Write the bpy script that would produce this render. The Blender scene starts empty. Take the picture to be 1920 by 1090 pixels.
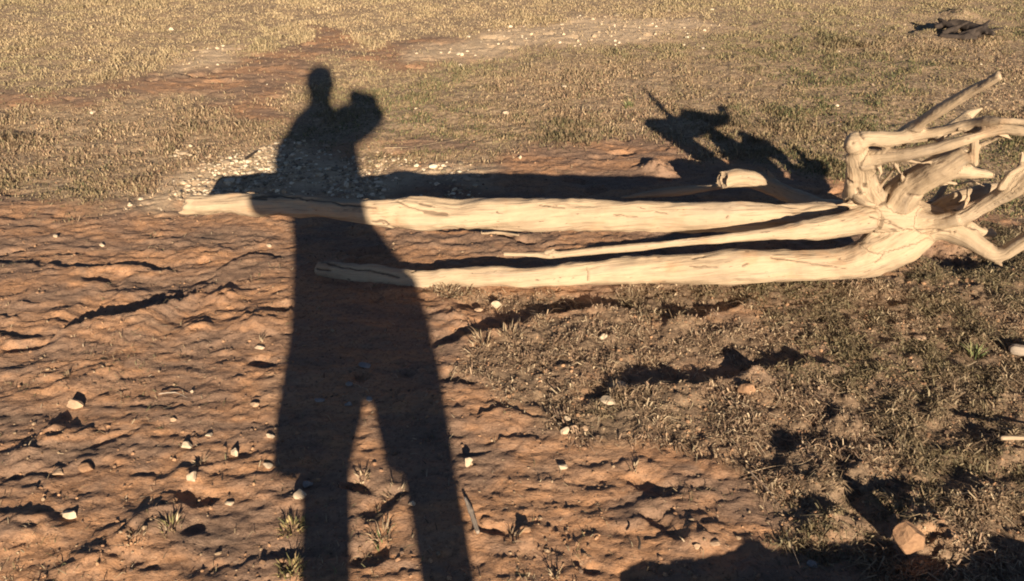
import bpy, bmesh, math, random
import numpy as np
from mathutils import Vector, Matrix
R = math.radians
random.seed(7); rng = np.random.default_rng(7)
scene = bpy.context.scene
C = scene.collection

# ------------------------------------------------------------ camera, sky, sun, exposure
FPX = 1600.0; CAMH = 1.5; PITCH = R(30)
cam = bpy.data.objects.new('camera', bpy.data.cameras.new('camera')); C.objects.link(cam)
cam.location = (0, 0, CAMH); cam.rotation_euler = (R(60), 0, 0)
cam.data.sensor_width = 36; cam.data.lens = 36 * FPX / 1920; cam.data.clip_end = 2000; cam.data.clip_start = 0.02
scene.camera = cam
def ray(px, py):
    return np.array([(px - 960) / FPX, math.cos(PITCH) + math.sin(PITCH) * (545 - py) / FPX,
                     -math.sin(PITCH) + math.cos(PITCH) * (545 - py) / FPX])
SUN = ray(672, 188); SUN = SUN / np.linalg.norm(SUN)          # direction the light travels
ELEV = math.asin(-SUN[2])
world = bpy.data.worlds.new('World'); scene.world = world; world.use_nodes = True
nt = world.node_tree; bg = nt.nodes['Background']
sky = nt.nodes.new('ShaderNodeTexSky'); sky.sky_type = 'NISHITA'; sky.sun_disc = False; sky.air_density = .5; sky.dust_density = .2; sky.altitude = 1500
sky.sun_elevation = ELEV; sky.sun_rotation = math.atan2(-SUN[0], -SUN[1])
nt.links.new(sky.outputs[0], bg.inputs[0]); bg.inputs[1].default_value = 0.05
sl = bpy.data.lights.new('sun', 'SUN'); sl.energy = 5.0; sl.angle = R(0.6); sl.color = (1.0, 0.845, 0.655)
so = bpy.data.objects.new('sun', sl); C.objects.link(so); so.location = (1, -6, 4)
so.rotation_euler = Vector(SUN).to_track_quat('-Z', 'Y').to_euler()
scene.view_settings.view_transform = 'Standard'; scene.view_settings.look = 'None'
scene.view_settings.gamma = 1; scene.view_settings.exposure = 1.12

try: scene.cycles.filter_width = 1.9
except Exception: pass

# ------------------------------------------------------------ helpers
def g(px, py, z=0.0):
    d = ray(px, py); return np.array([0, 0, CAMH]) + d * ((CAMH - z) / -d[2])
def atY(px, py, Y):
    d = ray(px, py); return np.array([0, 0, CAMH]) + d * (Y / d[1])
def gl(pts): return np.array([g(*p)[:2] for p in pts])

def _hash(i, j, k):
    n = (i * 374761393 + j * 668265263 + k * 1274126177) & 0xffffffff
    n = ((n ^ (n >> 13)) * 1103515245) & 0xffffffff
    n = ((n ^ (n >> 16)) * 2246822519) & 0xffffffff
    return ((n ^ (n >> 15)) & 0xffff) / 32767.5 - 1.0
def noise2(x, y, seed=0):
    i = np.floor(x).astype(np.int64); j = np.floor(y).astype(np.int64)
    fx = x - i; fy = y - j
    def gr(a, b):
        h = _hash(i + a, j + b, seed + 11) * math.pi
        return np.cos(h) * (fx - a) + np.sin(h) * (fy - b)
    u = fx * fx * fx * (fx * (fx * 6 - 15) + 10); v = fy * fy * fy * (fy * (fy * 6 - 15) + 10)
    return 1.5 * ((gr(0, 0) * (1 - u) + gr(1, 0) * u) * (1 - v) + (gr(0, 1) * (1 - u) + gr(1, 1) * u) * v)
def fbm2(x, y, seed=0, o=4, gain=.5):
    s = 0; a = 1; n = 0
    for k in range(o):
        s = s + a * noise2(x * 2 ** k + 17.3 * k, y * 2 ** k - 9.1 * k, seed + k); n += a; a *= gain
    return s / n
def noise3(x, y, z, seed=0):
    i = np.floor(x).astype(np.int64); j = np.floor(y).astype(np.int64); k = np.floor(z).astype(np.int64)
    fx = x - i; fy = y - j; fz = z - k
    u = fx * fx * (3 - 2 * fx); v = fy * fy * (3 - 2 * fy); w = fz * fz * (3 - 2 * fz)
    def c(a, b, d): return _hash(i + a, j + b, (k + d) * 7 + seed)
    x00 = c(0, 0, 0) * (1 - u) + c(1, 0, 0) * u; x10 = c(0, 1, 0) * (1 - u) + c(1, 1, 0) * u
    x01 = c(0, 0, 1) * (1 - u) + c(1, 0, 1) * u; x11 = c(0, 1, 1) * (1 - u) + c(1, 1, 1) * u
    return (x00 * (1 - v) + x10 * v) * (1 - w) + (x01 * (1 - v) + x11 * v) * w
def smooth(a, b, x):
    t = np.clip((x - a) / (b - a), 0, 1); return t * t * (3 - 2 * t)

def mesh_np(name, V, F, mat=None, cols=None, smooth_shade=True, sizes=None):
    """V (n,3); F either (m,k) or flat loops with sizes."""
    me = bpy.data.meshes.new(name)
    V = np.asarray(V, dtype=np.float32)
    if sizes is None:
        F = np.asarray(F); sizes = np.full(len(F), F.shape[1]); loops = F.ravel()
    else: loops = np.asarray(F)
    me.vertices.add(len(V)); me.vertices.foreach_set('co', V.ravel())
    me.loops.add(len(loops)); me.loops.foreach_set('vertex_index', loops.astype(np.int32))
    me.polygons.add(len(sizes))
    st = np.concatenate([[0], np.cumsum(sizes)[:-1]]).astype(np.int32)
    me.polygons.foreach_set('loop_start', st)
    me.polygons.foreach_set('loop_total', np.asarray(sizes).astype(np.int32))
    me.polygons.foreach_set('use_smooth', np.full(len(sizes), smooth_shade))
    me.update(calc_edges=True); me.validate()
    if cols is not None:
        for nm, a in cols.items():
            a = np.asarray(a, dtype=np.float32)
            if a.ndim == 1:
                at = me.attributes.new(nm, 'FLOAT', 'POINT'); at.data.foreach_set('value', a)
            else:
                at = me.attributes.new(nm, 'FLOAT_VECTOR', 'POINT'); at.data.foreach_set('vector', a.ravel())
    if mat: me.materials.append(mat)
    return me
def obj(name, me, parent=None, loc=None):
    o = bpy.data.objects.new(name, me); C.objects.link(o)
    if parent: o.parent = parent
    if loc is not None: o.location = loc
    return o
def tag(o, label=None, cat=None, group=None, kind=None):
    if label: o['label'] = label
    if cat: o['category'] = cat
    if group: o['group'] = group
    if kind: o['kind'] = kind
    return o

# ------------------------------------------------------------ materials
class NM:
    def __init__(s, name, rough=.9, spec=.2):
        s.m = bpy.data.materials.new(name); s.m.use_nodes = True; s.t = s.m.node_tree
        s.b = s.t.nodes['Principled BSDF']; s.b.inputs['Roughness'].default_value = rough
        s.b.inputs['Specular IOR Level'].default_value = spec
    def n(s, typ, **kw):
        x = s.t.nodes.new(typ)
        for k, v in kw.items(): setattr(x, k, v)
        return x
    def l(s, a, b): s.t.links.new(a, b)
    def coord(s): return s.n('ShaderNodeNewGeometry').outputs['Position']
    def attr(s, nm, out='Vector'):
        a = s.n('ShaderNodeAttribute'); a.attribute_name = nm; return a.outputs[out]
    def mapping(s, src, sc=(1, 1, 1), loc=(0, 0, 0)):
        m = s.n('ShaderNodeMapping'); s.l(src, m.inputs[0]); m.inputs['Scale'].default_value = sc
        m.inputs['Location'].default_value = loc; return m.outputs[0]
    def noise(s, src, scale, detail=4, rough=.6, dist=0):
        x = s.n('ShaderNodeTexNoise'); s.l(src, x.inputs['Vector']); x.inputs['Scale'].default_value = scale
        x.inputs['Detail'].default_value = detail; x.inputs['Roughness'].default_value = rough
        x.inputs['Distortion'].default_value = dist; return x.outputs['Fac']
    def ramp(s, src, stops):
        r = s.n('ShaderNodeValToRGB'); s.l(src, r.inputs[0]); e = r.color_ramp.elements
        while len(e) < len(stops): e.new(.5)
        for q, (p, c) in zip(e, stops):
            q.position = p; q.color = (c[0], c[1], c[2], 1) if not isinstance(c, (int, float)) else (c, c, c, 1)
        return r.outputs[0]
    def mix(s, f, a, b, mode='MIX'):
        m = s.n('ShaderNodeMix', data_type='RGBA', blend_type=mode)
        for v, i in ((f, 0), (a, 6), (b, 7)):
            if isinstance(v, (int, float)): m.inputs[i].default_value = v
            elif isinstance(v, tuple): m.inputs[i].default_value = (*v, 1)
            else: s.l(v, m.inputs[i])
        return m.outputs[2]
    def bump(s, h, strength=.5, dist=.01, normal=None):
        b = s.n('ShaderNodeBump'); s.l(h, b.inputs['Height']); b.inputs['Strength'].default_value = strength
        b.inputs['Distance'].default_value = dist
        if normal: s.l(normal, b.inputs['Normal'])
        return b.outputs[0]

def mat_ground():
    k = NM('soil', .95, .15); p = k.coord()
    flat = k.mapping(p, (1, 2.2, 1))
    n1 = k.noise(flat, 2.2, 5, .6, .6)
    c = k.ramp(n1, [(.30, (.20, .135, .092)), (.45, (.31, .19, .12)), (.56, (.46, .245, .125)), (.70, (.38, .24, .15))])
    n2 = k.noise(flat, 14, 6, .7, .4)
    c = k.mix(k.ramp(n2, [(.38, .0), (.62, 1)]), k.mix(.5, c, (.20, .135, .098)), c)
    n3 = k.noise(p, 90, 4, .7)
    c = k.mix(k.ramp(n3, [(.35, .5), (.5, 0)]), c, (.075, .045, .03))
    c = k.mix(k.ramp(k.noise(p, 160, 2, .6), [(.66, 0), (.72, .6)]), c, (.5, .38, .25))
    # litter of dead grass over the turf
    gm = k.attr('turf', 'Fac')
    n4 = k.noise(p, 45, 5, .75, .8)
    gc = k.ramp(n4, [(.32, (.09, .062, .04)), (.5, (.33, .235, .145)), (.68, (.54, .41, .26))])
    gc = k.mix(k.attr('litter', 'Fac'), gc, k.ramp(n4, [(.32, (.07, .05, .035)), (.5, (.18, .125, .08)), (.70, (.34, .24, .15))]))
    c = k.mix(gm, c, gc)
    fm = k.attr('sand', 'Fac')
    c = k.mix(fm, c, k.ramp(n2, [(.3, (.44, .31, .19)), (.7, (.64, .48, .31))]))
    c = k.mix(k.attr('damp', 'Fac'), c, (.055, .036, .028))
    k.l(c, k.b.inputs['Base Color'])
    h = k.bump(k.noise(flat, 30, 8, .7, .5), .55, .012)
    h = k.bump(k.noise(p, 170, 5, .75), .6, .004, h)
    k.l(h, k.b.inputs['Normal']); return k.m

def mat_wood(name, a, b, dark, crack=True):
    k = NM(name, .8, .2); v = k.attr('grain')          # (along, around, around)
    p = k.coord()
    st = k.mapping(v, (1.4, 14, 14))
    n1 = k.noise(st, 3.0, 6, .65, .6)
    c = k.ramp(n1, [(.25, b), (.5, a), (.75, tuple(min(1, q * 1.12) for q in a))])
    n0 = k.noise(p, 5, 4, .6, .5)
    c = k.mix(k.ramp(n0, [(.45, 0), (.72, .6)]), c, b)
    n0b = k.noise(p, 9, 3, .6)
    c = k.mix(k.ramp(n0b, [(.56, 0), (.75, .45)]), c, (.40, .20, .09))
    vein = k.noise(k.mapping(v, (2.2, 30, 30), (3, 1, 0)), 2.2, 4, .6, .9)
    cr = k.ramp(vein, [(.30, 1), (.37, 0)])
    hair = k.noise(k.mapping(v, (3.5, 90, 90), (1, 5, 0)), 2.0, 3, .6, .3)
    cr2 = k.ramp(hair, [(.30, .7), (.42, 0)])
    c = k.mix(cr2, c, tuple(q * .45 for q in a))
    c = k.mix(k.ramp(k.noise(k.mapping(v, (.9, 9, 9), (2, 7, 1)), 3.0, 5, .65, 1.0), [(.52, 0), (.72, .35)]), c, (.30, .25, .20))
    c = k.mix(k.mix(.35, (0, 0, 0), cr), c, dark)
    spots = k.noise(k.mapping(v, (9, 26, 26), (7, 2, 3)), 3, 2, .5)
    c = k.mix(k.ramp(spots, [(.68, 0), (.73, .7)]), c, dark)
    c = k.mix(k.ramp(k.attr('crack', 'Fac'), [(.2, 0), (.85, .75)]), c, dark)
    k.l(c, k.b.inputs['Base Color'])
    h = k.bump(hair, .6, .004); h = k.bump(vein, .55, .008, h); h = k.bump(k.noise(p, 60, 5, .7), .3, .004, h)
    k.l(h, k.b.inputs['Normal']); return k.m

def mat_plain(name, col, col2, scale=40, rough=.9, bump=.4, bd=.003):
    k = NM(name, rough, .25); tc = k.n('ShaderNodeTexCoord').outputs['Object']
    n = k.noise(tc, scale, 5, .65, .3)
    k.l(k.ramp(n, [(.3, col2), (.65, col)]), k.b.inputs['Base Color'])
    k.l(k.bump(n, bump, bd), k.b.inputs['Normal']); return k.m

def mat_blade(name):
    k = NM(name, .75, .2); c = k.attr('tint')
    k.l(c, k.b.inputs['Base Color'])
    tr = k.n('ShaderNodeBsdfTranslucent'); k.l(c, tr.inputs[0])
    ms = k.n('ShaderNodeMixShader'); ms.inputs[0].default_value = .22
    k.l(k.b.outputs[0], ms.inputs[1]); k.l(tr.outputs[0], ms.inputs[2])
    k.l(ms.outputs[0], k.t.nodes['Material Output'].inputs[0]); return k.m

M_ground = mat_ground()
M_wood = mat_wood('bleached_wood', (.41, .305, .195), (.28, .205, .135), (.10, .065, .042))
M_grey = mat_wood('grey_wood', (.36, .29, .22), (.22, .17, .13), (.06, .045, .035))
M_blade = mat_blade('dry_blades')
M_white = mat_plain('pale_stone', (.52, .41, .285), (.34, .26, .175), 60)
M_tan = mat_plain('tan_stone', (.42, .29, .18), (.26, .17, .11), 60)
M_greys = mat_plain('grey_stone', (.30, .27, .24), (.17, .15, .14), 60)
M_clod = mat_plain('soil_clod', (.34, .20, .11), (.19, .105, .06), 45, .95, .8, .006)
M_dark = mat_plain('dark_litter', (.06, .045, .035), (.03, .022, .018), 50)
M_peb = NM('gravel_stone', .85, .25); M_peb.l(M_peb.attr('tint'), M_peb.b.inputs['Base Color']); M_peb = M_peb.m

# ------------------------------------------------------------ terrain
def poly_mask(x, y, pts, soft, seed):
    """1 inside the polygon (ground metres), ragged soft edge."""
    P = gl(pts) if True else pts
    wx = x + .22 * fbm2(x * 2.2, y * 2.2, seed, 3) ; wy = y + .22 * fbm2(x * 2.2, y * 2.2, seed + 50, 3)
    inside = np.zeros(x.shape, bool); dmin = np.full(x.shape, 1e9)
    n = len(P)
    for i in range(n):
        ax, ay = P[i]; bx, by = P[(i + 1) % n]
        cond = ((ay > wy) != (by > wy)) & (wx < (bx - ax) * (wy - ay) / (by - ay + 1e-12) + ax)
        inside ^= cond
        t = np.clip(((wx - ax) * (bx - ax) + (wy - ay) * (by - ay)) / ((bx - ax) ** 2 + (by - ay) ** 2 + 1e-12), 0, 1)
        dmin = np.minimum(dmin, np.hypot(wx - ax - t * (bx - ax), wy - ay - t * (by - ay)))
    sd = np.where(inside, dmin, -dmin)
    return smooth(-soft, soft, sd)

TURF_FAR = [(-2500, -60), (2600, -60), (2600, 430), (1900, 420), (1560, 330), (1250, 300), (1190, 262), (1020, 268), (960, 285), (900, 312), (700, 308),
            (690, 262), (480, 285), (400, 318), (280, 372), (140, 395), (0, 372), (-900, 372)]
BARE_FAR = [[(180, 168), (330, 128), (520, 95), (600, 50), (700, 62), (560, 150), (520, 205), (420, 185), (300, 180), (230, 195)],
            [(640, 100), (800, 70), (980, 78), (900, 110), (760, 128), (650, 120)],
            [(-50, 172), (120, 178), (200, 185), (150, 205), (-50, 196)],
            [(730, 268), (850, 262), (880, 290), (760, 300)],
            [(1180, 262), (1290, 272), (1290, 330), (1130, 330), (1000, 318), (1000, 285)],
            [(420, 195), (520, 190), (530, 240), (440, 235)]]
SAND = [[(780, 96), (900, 62), (1060, 34), (1300, 34), (1380, 52), (1200, 78), (1010, 92), (900, 110), (790, 112)],
        [(240, 395), (330, 330), (420, 300), (520, 280), (640, 300), (760, 318), (900, 322), (920, 345), (760, 352), (420, 368), (330, 372), (290, 398)],
        [(330, 100), (430, 84), (440, 118), (340, 140)]]
TURF_NEAR = [(780, 552), (960, 556), (1100, 540), (1650, 528), (1760, 500), (1900, 430), (2600, 380), (2600, 1500), (1640, 1130), (1600, 1010),
             (1470, 1010), (1430, 890), (1330, 868), (1180, 838), (1060, 812), (930, 770), (850, 700), (850, 650), (980, 610), (900, 580)]
BARE_NEAR = [[(1110, 735), (1300, 708), (1545, 672), (1540, 700), (1300, 742), (1120, 762)], [(1225, 600), (1430, 560), (1430, 590), (1235, 622)],
             [(830, 640), (930, 580), (1060, 560), (1130, 566), (1000, 610), (900, 645)],
             [(1640, 940), (1720, 930), (1760, 1010), (1700, 1050), (1640, 1010)]]
# ledges: soil stands higher on the near side of the line and drops away beyond it (px polyline, drop, near width, far width)
LEDGES = [([(-40, 497), (90, 503), (180, 506), (260, 499), (330, 512)], .022, .10, .20),
          ([(335, 548), (380, 520), (430, 492), (480, 478), (540, 486)], .024, .10, .12),
          ([(90, 632), (150, 622), (230, 606), (300, 594), (350, 572), (385, 540)], .105, .18, .22),
          ([(-60, 640), (20, 638), (80, 632)], .035, .1, .1), ([(385, 560), (410, 556), (430, 566)], .04, .06, .1),
          ([(340, 612), (365, 628), (400, 608), (420, 590)], .018, .05, .08),
          ([(80, 584), (115, 578), (150, 582)], .018, .06, .1),
          ([(390, 470), (410, 460), (428, 468)], .014, .04, .07),
          ([(820, 655), (900, 640), (960, 622), (1040, 600), (1130, 582), (1200, 590)], .062, .16, .25),
          ([(1230, 612), (1300, 606), (1380, 585), (1430, 560)], .055, .12, .2),
          ([(1110, 752), (1200, 748), (1300, 736), (1400, 716), (1470, 712), (1540, 694)], .075, .14, .2),
          ([(1400, 900), (1425, 930), (1440, 990), (1500, 1030)], .02, .06, .1),
          ([(1390, 905), (1470, 890), (1540, 872)], .02, .06, .1),
          ([(1020, 700), (1100, 690), (1180, 672)], .012, .08, .1),
          ([(860, 790), (950, 776), (1060, 800), (1130, 812)], .016, .06, .1),
          ([(870, 838), (960, 826), (1040, 838)], .012, .05, .1),
          ([(1100, 880), (1200, 868), (1300, 862), (1400, 870)], .008, .08, .1),
          ([(0, 905), (60, 902), (120, 916)], .016, .06, .1),
          ([(270, 150), (330, 143), (400, 150), (470, 138), (540, 120)], .030, .3, .5),
          ([(620, 112), (720, 104), (820, 92)], .018, .2, .4),
          ([(690, 412), (740, 424), (790, 436), (860, 438), (930, 445), (975, 452)], .022, .10, .12),
          ([(1700, 60), (1800, 52), (1880, 66)], .05, .2, .4)]
# mounds (px of centre, radius m, height m)
MOUNDS = [(1540, 925, .05, .05), (1600, 905, .035, .03), (1720, 1010, .07, .055), (1640, 965, .04, .035), (1770, 1068, .08, .05),
          (1700, 950, .03, .02), (1410, 728, .035, .035), (1270, 616, .05, .02), (1620, 885, .05, .02), (1850, 930, .06, .025), (1500, 880, .04, .03),
          (1580, 812, .05, .035), (1880, 860, .05, .03), (1560, 1000, .06, .03), (860, 600, .07, .02), (480, 610, .08, .02),
          (110, 820, .04, .022), (150, 730, .05, .012), (300, 960, .05, .012), (370, 618, .05, .02), (1760, 470, .12, -.06), (1840, 478, .1, -.03),
          (1730, 500, .05, .03), (1800, 30, .12, .05), (1240, 320, .05, .03), (1215, 318, .04, .03), (990, 1010, .03, .02), (1310, 1015, .05, .02),
          (240, 560, .07, .02), (200, 700, .06, .012), (330, 560, .08, .02), (420, 560, .05, .02), (60, 860, .06, .02), (40, 1010, .07, .018), (250, 1010, .06, .02), (170, 1060, .05, .02)]

def masks(x, y):
    tf = poly_mask(x, y, TURF_FAR, .12, 3)
    for q in BARE_FAR: tf = tf * (1 - .92 * poly_mask(x, y, q, .12, 5))
    sand = 0 * x
    for q in SAND: sand = np.maximum(sand, poly_mask(x, y, q, .15, 8))
    tf = tf * (1 - .90 * sand)
    tn = poly_mask(x, y, TURF_NEAR, .07, 12)
    for q in BARE_NEAR: tn = tn * (1 - .8 * poly_mask(x, y, q, .06, 15))
    far = y > 9
    tf = np.where(far, 1.0, tf)
    return tf, tn, sand

def height(x, y, tf, tn):
    near = smooth(13, 8, y)
    turf = np.clip(tf + tn, 0, 1); mud = 1 - turf
    h = .018 * fbm2(x * .7, y * .7, 21, 3) + .010 * fbm2(x * 2.5, y * 2.5, 23, 3)
    # washed mud ledges
    jx = .016 * noise2(x * 26, y * 34, 36) + .008 * noise2(x * 60, y * 70, 37); jy = .014 * noise2(x * 24, y * 30, 38) + .007 * noise2(x * 55, y * 60, 39)
    x0, y0 = x, y; x = x + jx; y = y + jy
    w1 = fbm2(x * 1.3, y * 2.2, 31, 4)
    t = 5.5 * (y - .14 * x) + 3.4 * w1
    saw = t - np.floor(t); saw = np.where(saw > .88, (1 - saw) / .12 * .88, saw)
    m = smooth(-.05, .35, fbm2(x * 2.0 + 5, y * 4, 41, 3))
    h = h + mud * near * .0072 * m * saw
    t2 = 15 * (y - .22 * x) + 3.8 * fbm2(x * 2.6, y * 4.0, 33, 4)
    s2 = t2 - np.floor(t2); s2 = np.where(s2 > .85, (1 - s2) / .15 * .85, s2)
    m2 = smooth(-.1, .3, fbm2(x * 4 + 9, y * 7, 43, 3))
    h = h + mud * near * .0058 * m2 * s2
    t3 = 34 * (y - .25 * x) + 3.2 * fbm2(x * 5, y * 9, 35, 4); s3 = t3 - np.floor(t3); s3 = np.where(s3 > .8, (1 - s3) / .2 * .8, s3)
    h = h + mud * near * .0040 * smooth(-.2, .3, fbm2(x * 8 + 9, y * 13, 45, 3)) * s3
    rid = 1 - np.abs(fbm2(x * 5, y * 12, 51, 4)) * 2.4
    h = h + mud * near * .007 * np.clip(rid, -1, 1)
    x, y = x0, y0
    h = h + mud * near * .0075 * fbm2(x * 20, y * 28, 61, 5, .65)
    fp = fbm2(x * 4.5, y * 6.5, 63, 2); h = h - mud * near * .016 * smooth(.38, .50, fp)
    h = h + turf * near * (.016 * fbm2(x * 7, y * 7, 71, 4, .6) + .008 * fbm2(x * 28, y * 28, 73, 3, .7))
    h = h + tn * near * (.021 * np.abs(fbm2(x * 9, y * 10, 77, 4, .65)) + .010 * smooth(.0, .5, fbm2(x * 16, y * 16, 79, 3)))
    wx = x + .018 * noise2(x * 14, y * 14, 91) + .03 * noise2(x * 5, y * 5, 93) + .010 * noise2(x * 38, y * 38, 94); wy = y + .018 * noise2(x * 14, y * 14, 95) + .03 * noise2(x * 5, y * 5, 97) + .012 * noise2(x * 38, y * 38, 98)
    var = .75 + .4 * noise2(x * 6, y * 2, 99); bumpy = 1 + .5 * noise2(x * 40, y * 40, 101)
    for pts, A, wn, wf in LEDGES:
        P = gl(pts)
        xs = P[:, 0]
        sel = (wx > xs.min() - .1) & (wx < xs.max() + .1) & (np.abs(wy - P[:, 1].mean()) < np.ptp(P[:, 1]) + 4 * max(wn, wf))
        o = np.argsort(xs); ly = np.interp(wx, xs[o], P[o, 1])
        d = wy - ly
        taper = smooth(xs.min() - .02, xs.min() + .08, wx) * smooth(xs.max() + .02, xs.max() - .08, wx)
        near_h = .45 * A * np.exp(-np.abs(d) / wn); far_h = -.55 * A * np.exp(-np.abs(d) / wf)
        s = smooth(-.006, .010, d)
        h = h + np.where(sel, taper * var * (near_h * (1 - s) + far_h * s), 0)
    for px, py, r, a in MOUNDS:
        c = g(px, py); d2 = ((x - c[0]) ** 2 + ((y - c[1])) ** 2) / (r * r)
        h = h + a * np.exp(-d2 ** 1.3) * bumpy
    # far land rolls a little
    h = h + (1 - near) * .06 * noise2(x * .15, y * .15, 105)
    return h

def axis(segs):
    out = []
    for a, b, st0, st1 in segs:
        p = a
        while p < b:
            out.append(p); f = (p - a) / (b - a); p += st0 + (st1 - st0) * f
    return np.array(out)
ys = np.concatenate([-np.geomspace(300, 3, 14), axis([(-2.5, .9, .25, .02), (.9, 4.5, .0065, .012), (4.5, 10, .012, .05)]), np.geomspace(10, 420, 60)])
xh = np.concatenate([axis([(0, 1.4, .0075, .0075), (1.4, 5, .0085, .018)]), np.geomspace(5, 400, 60)])
xs = np.concatenate([-xh[:0:-1], xh])
X, Y = np.meshgrid(xs, ys); xf = X.ravel(); yf = Y.ravel()
tf, tn, sand = masks(xf, yf)
Z = height(xf, yf, tf, tn)
nx, ny = len(xs), len(ys)
idx = np.arange(nx * ny).reshape(ny, nx)
Fq = np.stack([idx[:-1, :-1], idx[:-1, 1:], idx[1:, 1:], idx[1:, :-1]], -1).reshape(-1, 4)
turf = np.clip(np.maximum(tf * .85, tn * .9), 0, 1)
damp = .0 * turf
print('ground verts', len(xf))
gm = mesh_np('ground', np.stack([xf, yf, Z], 1), Fq, M_ground, {'turf': turf, 'sand': sand * .95, 'damp': damp, 'litter': tn})
ground = tag(obj('ground', gm), kind='structure')
Zg = Z.reshape(ny, nx)
def gz(x, y):
    x = np.atleast_1d(x).astype(float); y = np.atleast_1d(y).astype(float)
    i = np.clip(np.searchsorted(xs, x) - 1, 0, nx - 2); j = np.clip(np.searchsorted(ys, y) - 1, 0, ny - 2)
    u = (x - xs[i]) / (xs[i + 1] - xs[i]); v = (y - ys[j]) / (ys[j + 1] - ys[j])
    return (Zg[j, i] * (1 - u) + Zg[j, i + 1] * u) * (1 - v) + (Zg[j + 1, i] * (1 - u) + Zg[j + 1, i + 1] * u) * v
def gi(px, py):
    p = g(px, py)
    for _ in range(3): p = g(px, py, float(gz(p[0], p[1])[0]))
    return p

# ------------------------------------------------------------ driftwood: smooth union of tapering limbs
PX = lambda px, py, Y: atY(px, py, Y)
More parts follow.
